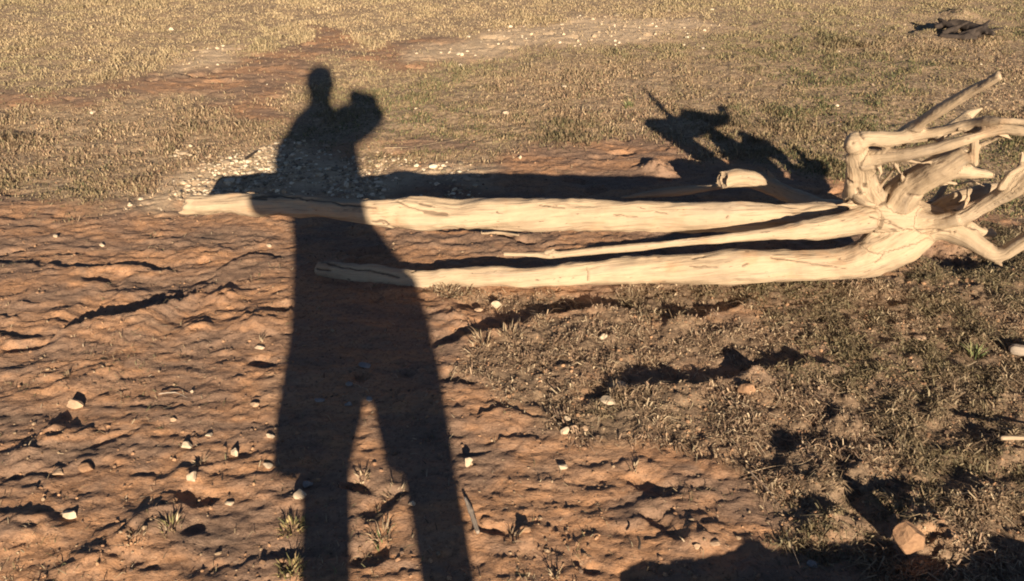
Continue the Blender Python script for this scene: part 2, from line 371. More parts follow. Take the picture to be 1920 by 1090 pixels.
# limb: part name, list of (px, py, Y, half thickness in photo px)
LIMBS = [
 ('trunk', [(345, 384, 2.84, 19), (372, 384, 2.83, 20), (440, 384, 2.80, 20), (540, 386, 2.77, 20.5), (640, 393, 2.73, 21.5), (700, 397, 2.70, 25), (745, 398, 2.69, 28), (775, 399, 2.68, 32), (815, 400, 2.675, 32),
            (850, 402, 2.67, 29.5), (900, 403, 2.66, 28.5), (1000, 403, 2.65, 29), (1100, 402, 2.65, 28.5), (1200, 404, 2.65, 29), (1300, 407, 2.65, 30), (1400, 409, 2.66, 28), (1500, 408, 2.68, 26), (1600, 404, 2.69, 28)]),
 ('trunk', [(595, 507, 2.71, 14), (640, 510, 2.69, 17), (700, 517, 2.675, 18), (755, 523, 2.665, 20), (800, 525, 2.66, 21.5), (850, 520, 2.66, 20), (900, 520, 2.65, 19), (1000, 519, 2.65, 20),
            (1080, 513, 2.65, 23), (1150, 508, 2.65, 24), (1200, 507, 2.65, 24.5), (1300, 503, 2.64, 27), (1400, 499, 2.64, 28.5), (1500, 497, 2.63, 30), (1580, 494, 2.63, 32), (1640, 480, 2.63, 36), (1690, 458, 2.64, 36), (1720, 430, 2.66, 30)]),
 ('branch', [(942, 477, 2.52, 5), (1000, 478, 2.51, 5.5), (1035, 479, 2.50, 6), (1080, 474, 2.49, 6), (1200, 463, 2.48, 7), (1300, 453, 2.48, 9), (1400, 443, 2.49, 11), (1480, 436, 2.51, 16), (1550, 428, 2.54, 22), (1620, 415, 2.61, 27)]),
 ('branch', [(1352, 338, 3.22, 17), (1385, 335, 3.23, 19), (1420, 340, 3.22, 17), (1455, 354, 3.18, 16), (1490, 371, 3.09, 14), (1540, 386, 2.95, 12), (1600, 398, 2.80, 16)]),
 ('branch', [(1165, 371, 3.32, 2), (1220, 364, 3.32, 5.5), (1290, 357, 3.31, 7.5), (1345, 350, 3.30, 7), (1375, 342, 3.28, 9)]),
 ('root_crown_and_shadow_limbs', [(1600, 398, 2.69, 24), (1650, 402, 2.66, 36), (1700, 410, 2.66, 36), (1745, 418, 2.66, 28)]),
 ('root_crown_and_shadow_limbs', [(1608, 395, 2.68, 24), (1610, 365, 2.66, 26), (1606, 335, 2.62, 21), (1606, 300, 2.58, 19), (1602, 272, 2.56, 19), (1596, 268, 2.56, 18)]),
 ('root_crown_and_shadow_limbs', [(1662, 400, 2.66, 24), (1650, 375, 2.64, 11), (1628, 330, 2.60, 9), (1634, 300, 2.56, 14)]),
 ('root_crown_and_shadow_limbs', [(1640, 462, 2.63, 30), (1690, 440, 2.64, 34), (1740, 425, 2.65, 22)]),
 ('root', [(1604, 268, 2.54, 17), (1629, 261, 2.52, 11), (1670, 261, 2.51, 14), (1710, 257, 2.50, 13.5), (1753, 250, 2.47, 12.5), (1808, 235, 2.42, 11), (1849, 227, 2.36, 9), (1880, 227, 2.31, 6), (1918, 229, 2.28, 6), (1990, 240, 2.22, 4)]),
 ('root', [(1622, 300, 2.56, 15), (1655, 294, 2.52, 11), (1698, 290, 2.47, 10), (1753, 279, 2.42, 10), (1808, 263, 2.37, 10), (1850, 251, 2.35, 9), (1890, 243, 2.32, 9), (1918, 247, 2.29, 8), (2000, 236, 2.22, 4)]),
 ('root', [(1690, 258, 2.56, 12), (1715, 236, 2.50, 12.5), (1760, 208, 2.42, 11), (1820, 172, 2.33, 9.5), (1876, 141, 2.25, 8)]),
 ('root', [(1758, 252, 2.76, 6), (1795, 230, 2.75, 6), (1815, 216, 2.74, 9), (1842, 203, 2.73, 3)]),
 ('root', [(1665, 390, 2.67, 32), (1700, 355, 2.62, 30), (1735, 330, 2.56, 26), (1770, 310, 2.51, 23), (1808, 288, 2.47, 18)]),
 ('root', [(1735, 338, 2.58, 15), (1780, 322, 2.53, 16), (1820, 322, 2.50, 15), (1866, 329, 2.48, 10)]),
 ('root', [(1700, 405, 2.68, 22), (1735, 392, 2.74, 9), (1758, 372, 2.79, 6), (1775, 340, 2.83, 6)]),
 ('root', [(1735, 425, 2.72, 8), (1745, 402, 2.72, 16), (1790, 378, 2.70, 19), (1835, 364, 2.70, 14), (1868, 352, 2.70, 6)]),
 ('root', [(1700, 412, 2.65, 26), (1760, 415, 2.58, 18), (1800, 407, 2.53, 16), (1835, 390, 2.51, 15), (1890, 358, 2.46, 17.5), (1918, 340, 2.43, 18), (1950, 322, 2.39, 14), (1985, 305, 2.36, 6)]),
 ('root', [(1720, 420, 2.65, 22), (1780, 430, 2.60, 17), (1815, 446, 2.56, 17), (1840, 464, 2.53, 16), (1866, 477, 2.50, 13), (1890, 473, 2.48, 13.5), (1918, 454, 2.46, 13), (1960, 436, 2.43, 12), (2020, 430, 2.40, 7)]),
 ('root', [(1815, 428, 2.58, 15), (1840, 436, 2.60, 10), (1862, 437, 2.61, 8)]),
 ('root', [(1827, 262, 2.42, 7), (1827, 290, 2.44, 7), (1828, 310, 2.45, 7)]),
 ('root', [(1826, 300, 2.48, 3.5), (1808, 312, 2.51, 4), (1796, 316, 2.53, 2)]),
 ('root_crown_and_shadow_limbs', [(1612, 272, 2.66, 18), (1670, 262, 2.66, 13), (1753, 251, 2.62, 12), (1808, 237, 2.66, 8)]),  # crown limbs from here on are hidden, added to fill out the root shadow
 ('root_crown_and_shadow_limbs', [(1625, 298, 2.60, 12), (1698, 290, 2.58, 8), (1753, 279, 2.56, 8), (1808, 264, 2.54, 7)]),
 ('root_crown_and_shadow_limbs', [(1665, 385, 2.76, 28), (1710, 350, 2.74, 26), (1760, 318, 2.70, 20), (1800, 292, 2.66, 15)]),
 ('root_crown_and_shadow_limbs', [(1690, 370, 2.66, 26), (1735, 334, 2.68, 22), (1790, 318, 2.62, 12), (1840, 325, 2.56, 9)]),
 ('root_crown_and_shadow_limbs', [(1612, 330, 2.70, 16), (1609, 290, 2.68, 17), (1640, 270, 2.64, 8)]),
 ('root_crown_and_shadow_limbs', [(1760, 414, 2.66, 14), (1835, 390, 2.62, 12), (1890, 358, 2.58, 13), (1930, 334, 2.54, 12)]),
 ('root_crown_and_shadow_limbs', [(1612, 275, 2.76, 17), (1680, 262, 2.78, 12), (1760, 250, 2.76, 11)]),
 ('root_crown_and_shadow_limbs', [(1700, 262, 2.56, 9), (1753, 251, 2.54, 10), (1808, 236, 2.50, 9), (1849, 228, 2.46, 7)]),
 ('root', [(1849, 227, 2.36, 6), (1880, 236, 2.33, 4), (1905, 240, 2.31, 3)]),
 ('root', [(1840, 272, 2.44, 4), (1862, 262, 2.42, 3.5), (1885, 250, 2.38, 3)]),
 ('root', [(1795, 231, 2.75, 5), (1812, 224, 2.72, 3), (1830, 222, 2.70, 1.5)]),
 ('root', [(1875, 352, 2.44, 6), (1890, 330, 2.43, 5), (1905, 318, 2.42, 3), (1930, 310, 2.41, 1.5)]),
 ('root', [(1775, 342, 2.60, 4), (1800, 345, 2.62, 3), (1822, 340, 2.64, 3), (1850, 352, 2.66, 1.5)]),
 ('root', [(1800, 240, 2.42, 6), (1836, 246, 2.40, 4), (1870, 250, 2.38, 4), (1900, 262, 2.37, 2)]),
 ('root', [(1700, 300, 2.48, 6), (1730, 306, 2.50, 4), (1762, 300, 2.52, 3), (1790, 306, 2.53, 1.5)]),
 ('root', [(1780, 405, 2.56, 8), (1800, 392, 2.60, 5), (1815, 372, 2.64, 4), (1812, 350, 2.66, 2)]),
 ('twig', [(1860, 480, 2.50, 5), (1872, 492, 2.49, 3), (1880, 500, 2.50, 1.5)]),
 ('twig', [(1700, 352, 2.60, 5), (1690, 330, 2.57, 3), (1697, 316, 2.55, 1.2)]),
 ('twig', [(1760, 262, 2.45, 4), (1768, 272, 2.44, 2.5), (1778, 276, 2.44, 1.2)]),
 ('twig', [(1655, 270, 2.52, 4), (1662, 280, 2.52, 2.5), (1674, 284, 2.52, 1.2)]),
 ('twig', [(1596, 300, 2.58, 4), (1583, 298, 2.57, 2), (1576, 302, 2.57, 1)]),
 ('twig', [(1612, 372, 2.60, 8), (1625, 382, 2.57, 6), (1640, 384, 2.56, 3)]),
 ('twig', [(1640, 362, 2.62, 4), (1660, 338, 2.58, 3.4), (1682, 310, 2.52, 3)]),
 ('twig', [(1676, 306, 2.52, 2.5), (1686, 322, 2.51, 2.6), (1699, 335, 2.50, 2)]),
 ('twig', [(1604, 384, 2.63, 8), (1585, 383, 2.61, 5), (1562, 386, 2.60, 2)]),
 ('twig', [(1900, 344, 2.44, 5), (1914, 314, 2.43, 4), (1917, 286, 2.43, 2.5)]),
 ('twig', [(1885, 346, 2.44, 5), (1900, 326, 2.43, 3), (1925, 312, 2.42, 1.5)]),
 ('twig', [(1640, 300, 2.54, 4), (1652, 322, 2.54, 2.5), (1646, 336, 2.54, 1)]),
 ('twig', [(1462, 350, 3.21, 4), (1449, 334, 3.20, 2.5), (1440, 320, 3.20, 1.5)]),
 ('twig', [(1400, 334, 3.24, 5), (1431, 328, 3.23, 3), (1432, 316, 3.22, 1.5)]),
 ('twig', [(1025, 475, 2.50, 4), (1035, 471, 2.50, 2.5), (1037, 466, 2.50, 1.5)]),
]
# broken or sawn ends: limb index -> (end, outward direction of the cut face)
CUTS = {0: (0, (-1, -.1, .75)), 1: (0, (-1, .2, .1)), 2: (0, (-1, 0, .1)), 3: (0, (-1, -.5, .3)), 6: (-1, (-1, .30, .25)), 11: (-1, (.8, -.5, .9)), 13: (-1, (1, .3, .5)), 14: (-1, (.9, .2, -.2)), 19: (-1, (1, .6, 0)), 20: (-1, (0, .3, -1))}
# checks and dark splits in the surface: (photo px line, half width m)
CRACKS = [([(480, 368), (530, 366), (570, 372), (610, 376), (650, 385), (705, 391)], .004), ([(470, 372), (500, 372)], .007), ([(700, 415), (722, 416), (735, 424), (765, 431), (795, 434)], .004),
          ([(745, 378), (770, 390), (798, 396)], .003), ([(796, 397), (815, 399), (836, 402)], .010), ([(788, 381), (806, 384)], .007), ([(860, 430), (900, 432), (930, 429)], .002),
          ([(605, 494), (650, 501), (700, 510), (750, 520)], .004), ([(596, 504), (620, 508)], .005), ([(772, 512), (780, 508), (790, 508)], .003), ([(1100, 500), (1104, 512), (1100, 526)], .002),
          ([(1300, 500), (1320, 500), (1345, 501)], .003), ([(1298, 484), (1320, 482)], .003), ([(1392, 499), (1402, 495)], .006), ([(1445, 482), (1500, 490), (1560, 500), (1585, 504)], .0022),
          ([(1640, 492), (1650, 486), (1655, 478)], .002), ([(1150, 402), (1200, 409)], .0018), ([(1010, 385), (1060, 392)], .0018), ([(1230, 397), (1250, 400)], .002), ([(1362, 408), (1366, 405)], .004),
          ([(1700, 366), (1725, 367), (1745, 362)], .003), ([(1650, 385), (1662, 378), (1668, 366)], .007), ([(1588, 378), (1612, 385), (1640, 390)], .004), ([(1630, 405), (1700, 432), (1790, 434)], .002),
          ([(1600, 270), (1600, 270.5)], .007), ([(1620, 345), (1620, 350)], .008), ([(1607, 358), (1613, 362)], .006), ([(1666, 414), (1668, 415)], .005), ([(1690, 403), (1692, 403)], .004),
          ([(1612, 252), (1618, 262)], .005), ([(1590, 335), (1596, 342)], .006), ([(1640, 310), (1644, 320)], .006), ([(1820, 425), (1826, 430)], .005)]
def resample(P, Rr, step):
    """Catmull-Rom through the points."""
    P = np.array(P); Rr = np.array(Rr); n = len(P)
    A = np.vstack([2 * P[0] - P[1], P, 2 * P[-1] - P[-2]]); B = np.concatenate([[Rr[0]], Rr, [Rr[-1]]])
    out = []; rr = []
    for i in range(n - 1):
        L = np.linalg.norm(P[i + 1] - P[i]); m = max(2, int(L / step))
        for q in range(m):
            t = q / m; a, b, c, d = A[i], A[i + 1], A[i + 2], A[i + 3]
            out.append(.5 * (2 * b + (c - a) * t + (2 * a - 5 * b + 4 * c - d) * t * t + (-a + 3 * b - 3 * c + d) * t ** 3))
            rr.append(B[i + 1] * (1 - t) + B[i + 2] * t)
    out.append(P[-1]); rr.append(Rr[-1]); return np.array(out), np.array(rr)
def px_radius(p, hp):
    depth = p[1] * math.cos(PITCH) + (CAMH - p[2]) * math.sin(PITCH); return hp / FPX * depth

def surface_nets(D, h, org):
    S = D < 0
    nxx, nyy, nzz = D.shape
    sA = np.zeros((nxx - 1, nyy - 1, nzz - 1), np.int8)
    for a in (0, 1):
        for b in (0, 1):
            for c in (0, 1): sA += S[a:nxx - 1 + a, b:nyy - 1 + b, c:nzz - 1 + c]
    act = (sA > 0) & (sA < 8); I = np.argwhere(act)
    vid = np.full(act.shape, -1, np.int64); vid[act] = np.arange(len(I))
    acc = np.zeros((len(I), 3)); cnt = np.zeros(len(I))
    corners = [(a, b, c) for a in (0, 1) for b in (0, 1) for c in (0, 1)]
    val = {c: D[I[:, 0] + c[0], I[:, 1] + c[1], I[:, 2] + c[2]] for c in corners}
    for c in corners:
        for ax in range(3):
            if c[ax]: continue
            d = list(c); d[ax] = 1; d = tuple(d)
            va, vb = val[c], val[d]; m = (va < 0) != (vb < 0)
            t = np.where(m, va / (va - vb + 1e-12), 0)
            p = np.array(c, float)[None].repeat(len(I), 0); p[:, ax] += t
            acc[m] += p[m]; cnt[m] += 1
    V = org + (I + acc / cnt[:, None]) * h
    F = []
    for ax in range(3):
        sl0 = [slice(None)] * 3; sl1 = [slice(None)] * 3
        sl0[ax] = slice(0, -1); sl1[ax] = slice(1, None)
        m = S[tuple(sl0)] != S[tuple(sl1)]
        E = np.argwhere(m); b, c = [(1, 2), (2, 0), (0, 1)][ax]
        ok = (E[:, b] > 0) & (E[:, c] > 0) & (E[:, b] < D.shape[b] - 1) & (E[:, c] < D.shape[c] - 1); E = E[ok]
        def at(db, dc):
            q = E.copy(); q[:, b] -= db; q[:, c] -= dc; return vid[q[:, 0], q[:, 1], q[:, 2]]
        Q = np.stack([at(1, 1), at(0, 1), at(0, 0), at(1, 0)], 1)
        flip = ~S[E[:, 0], E[:, 1], E[:, 2]]
        Q[flip] = Q[flip][:, ::-1]; F.append(Q)
    return V, np.concatenate(F)

def build_wood(limbs, h=.0062, k=75., cuts={}, cracks=()):
    """list of (pts3, radii). returns V, F, limb id per vertex, grain coords."""
    allp = np.concatenate([l[0] for l in limbs]); mr = max(l[1].max() for l in limbs) + .05
    org = allp.min(0) - mr; dims = np.ceil((allp.max(0) + mr - org) / h).astype(int) + 1
    G = np.zeros(dims, np.float32); best = np.full(dims, 1e3, np.float32); lab = np.zeros(dims, np.int16)
    for li, (P, Rr) in enumerate(limbs):
        pad = .07
        lo = np.maximum(((P - Rr[:, None]).min(0) - pad - org) / h, 0).astype(int); hi = np.minimum(((P + Rr[:, None]).max(0) + pad - org) / h + 1, dims).astype(int)
        loc = np.full(hi - lo, 1e3, np.float32)
        for i in range(len(P) - 1):
            a, b = P[i], P[i + 1]; ra, rb = Rr[i], Rr[i + 1]; r = max(ra, rb) + pad
            l2 = np.maximum((np.minimum(a, b) - r - org) / h, lo).astype(int); h2 = np.minimum((np.maximum(a, b) + r - org) / h + 1, hi).astype(int)
            gx = org[0] + h * np.arange(l2[0], h2[0])[:, None, None]; gy = org[1] + h * np.arange(l2[1], h2[1])[None, :, None]; gzz = org[2] + h * np.arange(l2[2], h2[2])[None, None]
            ab = b - a; L = ab @ ab
            t = np.clip(((gx - a[0]) * ab[0] + (gy - a[1]) * ab[1] + (gzz - a[2]) * ab[2]) / L, 0, 1)
            d = np.sqrt((gx - a[0] - t * ab[0]) ** 2 + (gy - a[1] - t * ab[1]) ** 2 + (gzz - a[2] - t * ab[2]) ** 2) - (ra + (rb - ra) * t)
            sl = tuple(slice(l2[q] - lo[q], h2[q] - lo[q]) for q in range(3))
            loc[sl] = np.minimum(loc[sl], d)
        if li in cuts:
            e, nv = cuts[li]; nv = np.array(nv, float); nv /= np.linalg.norm(nv)
            gx = org[0] + h * np.arange(lo[0], hi[0])[:, None, None]; gy = org[1] + h * np.arange(lo[1], hi[1])[None, :, None]; gzz = org[2] + h * np.arange(lo[2], hi[2])[None, None]
            pl = (gx - P[e][0]) * nv[0] + (gy - P[e][1]) * nv[1] + (gzz - P[e][2]) * nv[2]
            one = 0 * (gx + gy + gzz)
            near = np.sqrt((gx - P[e][0]) ** 2 + (gy - P[e][1]) ** 2 + (gzz - P[e][2]) ** 2) < Rr[e] * 2.6 + .02
            pl = pl + .35 * Rr[e] * noise3((gx + one) * 3, (gy + one) * 70, (gzz + one) * 70, 77 + li)
            loc = np.where(near, np.maximum(loc, pl), loc)
        sl = tuple(slice(lo[q], hi[q]) for q in range(3))
        G[sl] += np.exp(-k * np.minimum(loc, 1.)); m = loc < best[sl]
        best[sl] = np.where(m, loc, best[sl]); lab[sl] = np.where(m, li, lab[sl])
    D = -np.log(G + 1e-30) / k
    V, F = surface_nets(D, h, org)
    # per vertex: limb, position along, around
    ii = np.clip(((V - org) / h).astype(int), 0, dims - 1)
    lid = lab[ii[:, 0], ii[:, 1], ii[:, 2]]
    grain = np.zeros((len(V), 3)); rad = np.zeros(len(V)); dirv = np.zeros((len(V), 3)); off = 0
    for li, (P, Rr) in enumerate(limbs):
        m = np.where(lid == li)[0]
        if not len(m): continue
        bd = np.full(len(m), 1e9); S = np.concatenate([[0], np.cumsum(np.linalg.norm(np.diff(P, axis=0), axis=1))])
        for i in range(len(P) - 1):
            a, b = P[i], P[i + 1]; ab = b - a
            t = np.clip(((V[m] - a) @ ab) / (ab @ ab), 0, 1); c = a + t[:, None] * ab; d = np.linalg.norm(V[m] - c, axis=1)
            q = d < bd; bd[q] = d[q]; tw = ab / np.linalg.norm(ab)
            ref = np.array([0, 0, 1.]) if abs(tw[2]) < .9 else np.array([0, 1., 0]); u = np.cross(tw, ref); u /= np.linalg.norm(u); w = np.cross(tw, u)
            v = (V[m] - c)[q]
            s = S[i] + t[q] * np.linalg.norm(ab)
            tr = 1.3 * s                                  # the fibres twist round the log
            cu, cw = v @ u, v @ w
            grain[m[q]] = np.stack([s + 3.7 * li, cu * np.cos(tr) - cw * np.sin(tr), cu * np.sin(tr) + cw * np.cos(tr)], 1)
            rad[m[q]] = Rr[i]
    # vertex normals
    def vnorm(V):
        fn = np.cross(V[F[:, 2]] - V[F[:, 0]], V[F[:, 3]] - V[F[:, 1]]); N = np.zeros_like(V)
        for q in range(4): np.add.at(N, F[:, q], fn)
        return N / (np.linalg.norm(N, axis=1, keepdims=True) + 1e-12)
    # relax the voxel steps
    for _ in range(2):
        A = np.zeros_like(V); c = np.zeros(len(V))
        for q in range(4):
            np.add.at(A, F[:, q], V[F[:, (q + 1) % 4]]); np.add.at(c, F[:, q], 1)
            np.add.at(A, F[:, q], V[F[:, (q + 3) % 4]]); np.add.at(c, F[:, q], 1)
        V = .5 * V + .5 * A / c[:, None]
    N = vnorm(V); gs, gu, gw = grain.T
    amp = np.clip(rad / .035, .15, 1)
    disp = (.0085 + .006 * (rad < .028)) * noise3(gs * 6, gu * 16, gw * 16, 1) + .007 * noise3(gs * 11, gu * 30, gw * 30, 2) \
         + .0022 * noise3(gs * 9, gu * 110, gw * 110, 3) + .0025 * noise3(V[:, 0] * 40, V[:, 1] * 40, V[:, 2] * 40, 4)
    # knots / checks (long splits)
    ck = noise3(gs * 2.4, gu * 34, gw * 34, 5)
    disp = disp - .006 * smooth(.10, .0, np.abs(ck)) * smooth(.1, .5, noise3(gs * 3, gu * 9, gw * 9, 6))
    crk = np.zeros(len(V)); front = N @ SUN < .35
    for pts, w in cracks:
        Vd = V - np.array([0, 0, CAMH]); dep = Vd[:, 1] * math.cos(PITCH) - Vd[:, 2] * math.sin(PITCH)
        ux = 960 + FPX * Vd[:, 0] / dep; uy = 545 - FPX * (Vd[:, 1] * math.sin(PITCH) + Vd[:, 2] * math.cos(PITCH)) / dep
        bd = np.full(len(V), 1e9)
        for (ax, ay), (bx, by) in zip(pts[:-1], pts[1:]):
            jx = ux + 1.6 * noise3(V[:, 0] * 60, V[:, 1] * 60, V[:, 2] * 60, 31); jy = uy + 1.6 * noise3(V[:, 0] * 60, V[:, 1] * 60, V[:, 2] * 60, 32)
            t = np.clip(((jx - ax) * (bx - ax) + (jy - ay) * (by - ay)) / ((bx - ax) ** 2 + (by - ay) ** 2), 0, 1)
            bd = np.minimum(bd, np.hypot(jx - ax - t * (bx - ax), jy - ay - t * (by - ay)) * dep / FPX)
        crk = np.maximum(crk, np.where(front, smooth(w * .8 + .0018, w * .2, bd), 0))
    V = V + N * (disp * amp - .007 * crk * np.clip(rad / .03, .3, 1))[:, None]
    build_wood.crk = crk
    return V, F, lid, grain, vnorm(V)

def wood_object(name, limb_defs, root_name_loc, mat_of, h=.0052, k=150.):
    limbs = []
    for nm, pts in limb_defs:
        P = [PX(a, b, c) for a, b, c, _ in pts]; Rr = [px_radius(p, q[3]) for p, q in zip(P, pts)]
        limbs.append(resample(P, Rr, .025))
    V, F, lid, grain, N = build_wood(limbs, h, k, CUTS, CRACKS); crk = build_wood.crk
    root = bpy.data.objects.new(name, None); C.objects.link(root); root.location = root_name_loc; root.empty_display_size = .2
    off = np.array(root_name_loc)
    # merge the crown limbs, hidden shadow limbs included, to a single part
    names = [l[0] for l in limb_defs]; crown = [i for i, n in enumerate(names) if n == 'root_crown_and_shadow_limbs']
    pid = lid.copy()
    for i in crown: pid[lid == i] = crown[0]
    fp = pid[F[:, 0]]
    for i in sorted(set(fp)):                       # a fragment cut off from its root belongs to the crown
        if i == crown[0] if crown else True: continue
        m = np.where(fp == i)[0]; lb = np.arange(len(V))
        while True:
            mn = lb[F[m]].min(1); new = lb.copy()
            for q in range(4): np.minimum.at(new, F[m][:, q], mn)
            if (new == lb).all(): break
            lb = new
        fl = lb[F[m][:, 0]]; u, cn = np.unique(fl, return_counts=True)
        fp[m[fl != u[cn.argmax()]]] = crown[0]
    out = []
    for i in sorted(set(fp)):
        fs = F[fp == i]
        if len(fs) < 4: continue
        used, inv = np.unique(fs, return_inverse=True)
        me = mesh_np(names[i], V[used] - off, inv.reshape(-1, 4), mat_of(i), {'grain': grain[used], 'crack': crk[used]})
        me.normals_split_custom_set_from_vertices([tuple(n) for n in N[used]])
        out.append((i, obj(names[i], me, root)))
    return root, out

def flush_end(px): pass
base = g(1650, 470); base[2] = 0
drift, parts = wood_object('driftwood_tree', LIMBS, tuple(base), lambda i: M_wood)
tag(drift, 'bleached driftwood tree lying on its side, twin trunks at left, upturned roots at right', 'driftwood')
PL = {0: 'longer upper trunk, raised off the ground, cracked near its broken left end', 1: 'lower trunk lying on the grass edge',
      2: 'thin straight pale branch between the two trunks', 3: 'knobbly broken grey branch behind the upper trunk in shade', 4: 'thin tapering branch behind the upper trunk',
      9: 'uppermost long root curving right', 10: 'long root just below the uppermost one', 11: 'straight stick-like root pointing up right', 17: 'thick root reaching to the right edge', 18: 'root that dips and bends back up'}
for i, o in parts:
    if i in PL: o['label'] = PL[i]

# ------------------------------------------------------------ loose wood outside and inside the frame
def loose_wood(name, label, cat, P, Rr, mat, h=.006, bits=()):
    limbs = [resample(P, Rr, .02)] + [resample(p, r, .02) for p, r in bits]
    V, F, lid, grain, N = build_wood(limbs, h, 80.)
    c = np.array(P).mean(0); c[2] = V[:, 2].min()
    me = mesh_np(name, V - c, F, mat, {'grain': grain}); me.normals_split_custom_set_from_vertices([tuple(n) for n in N])
    return tag(obj(name, me, loc=tuple(c)), label, cat)
# the log whose shadow crosses the bottom right corner; it lies below the picture
loose_wood('fallen_log', 'thick weathered log just below the frame, casting the shadow in the lower right corner', 'log',
           [(.37, .85, .088), (.5, .85, .088), (.75, .86, .092), (1.0, .88, .10), (1.25, .88, .10)], [.075, .085, .09, .09, .08], M_grey, .009,
           bits=[([(.66, .86, .165), (.64, .87, .185)], [.02, .006]), ([(1.05, .86, .15), (1.1, .88, .20)], [.03, .01]), ([(.38, .85, .12), (.33, .86, .13)], [.03, .01])])
def ground_path(px_pts, lift):
    out = []
    for (a, b) in px_pts:
        p = gi(a, b); p[2] += lift; out.append(p)
    return out
def stick(name, label, pts, hp, lift, mat, h=.003, cat='stick', ends=None):
    P = ground_path(pts, lift); Rr = [px_radius(p, hp) * (ends[i] if ends else 1) for i, p in enumerate(P)]
    return loose_wood(name, label, cat, P, Rr, mat, h)
stick('wood_chunk', 'stubby grey wood chunk lying beside the right leg of the shadow', [(872, 940), (884, 968), (896, 1004)], 8, .012, M_grey, .003, 'wood chunk', [.35, .9, 1])
stick('wood_stick', 'short pale flat stick on the dirt between the two trunks', [(905, 441), (940, 442), (972, 446)], 4.5, .012, M_wood, .003)
stick('wood_plank', 'broken pale plank at the right edge on dark ground', [(1872, 841), (1900, 841), (1990, 843)], 5, .035, M_wood, .003, 'plank')
stick('wood_block', 'grey split block of wood in the grass at the right edge', [(1898, 668), (1925, 672), (1970, 676)], 11, .025, M_grey, .004, 'wood block')
stick('dry_twig', 'long thin bent twig hanging over the lower right shadow', [(1404, 902), (1440, 940), (1462, 985), (1476, 1030), (1496, 1082)], 2.2, .03, M_grey, .002, 'twig')
stick('dry_twig', 'pale twig forking right across crumbly soil above the bent twig', [(1400, 900), (1450, 888), (1500, 884), (1530, 866)], 2.0, .025, M_wood, .002, 'twig')
stick('dry_straw', 'single pale straw lying on the orange soil patch above the trunk', [(722, 283), (770, 281), (815, 274), (852, 268)], 1.5, .015, M_wood, .003, 'straw')
stick('dark_stick', 'short dark stick standing on the white gravel', [(462, 305), (470, 299), (482, 291)], 3, .02, M_dark, .003)
stick('dark_stick', 'dark upright splinter at the top of the lower right shadow', [(1196, 1046), (1198, 1034), (1194, 1024)], 3, .03, M_dark, .002)
_p = [g(a_, b_, .04) for a_, b_ in ((1756, 50), (1790, 46), (1830, 54), (1862, 64))]
_b = [([g(a0, b0, z0), g(a1, b1, z1)], [.02, .008]) for a0, b0, z0, a1, b1, z1 in ((1770, 62, .02, 1815, 42, .10), (1800, 66, .02, 1842, 50, .09), (1780, 40, .03, 1850, 62, .05), (1812, 70, .02, 1880, 52, .03), (1790, 56, .04, 1760, 36, .08), (1836, 60, .04, 1856, 38, .10), (1765, 68, .01, 1830, 72, .02))]
loose_wood('dark_branch', 'dark twiggy branch heap in the far grass at the top right', 'branch', _p, [.02, .035, .032, .02], M_dark, .007, _b)
stick('dry_twig', 'small twig crossing the mud below the left cracks', [(300, 745), (330, 742), (352, 752)], 2, .012, M_grey, .002, 'twig')

# ------------------------------------------------------------ stones
def stone_mesh(seed, sx, sy, sz, mat, flat=.5, sub=3):
    bm = bmesh.new(); bmesh.ops.create_icosphere(bm, subdivisions=sub, radius=1)
    r = np.random.default_rng(seed); V = np.array([v.co for v in bm.verts])
    for _ in range(13):                                         # chip facets off
        n = r.normal(size=3); n /= np.linalg.norm(n); d = r.uniform(.5, .75)
        q = V @ n; m = q > d; V[m] -= np.outer(q[m] - d, n)
    V *= (1 + .09 * noise3(V[:, 0] * 3 + seed, V[:, 1] * 3, V[:, 2] * 3, seed))[:, None]
    V = V / np.abs(V).max(0) * np.array([sx, sy, sz]) * .5
    V[:, 2] += sz * .5 - sz * .26
    for v, c in zip(bm.verts, V): v.co = c
    for f in bm.faces: f.smooth = False
    me = bpy.data.meshes.new('stone'); bm.to_mesh(me); bm.free(); me.materials.append(mat)
    return me
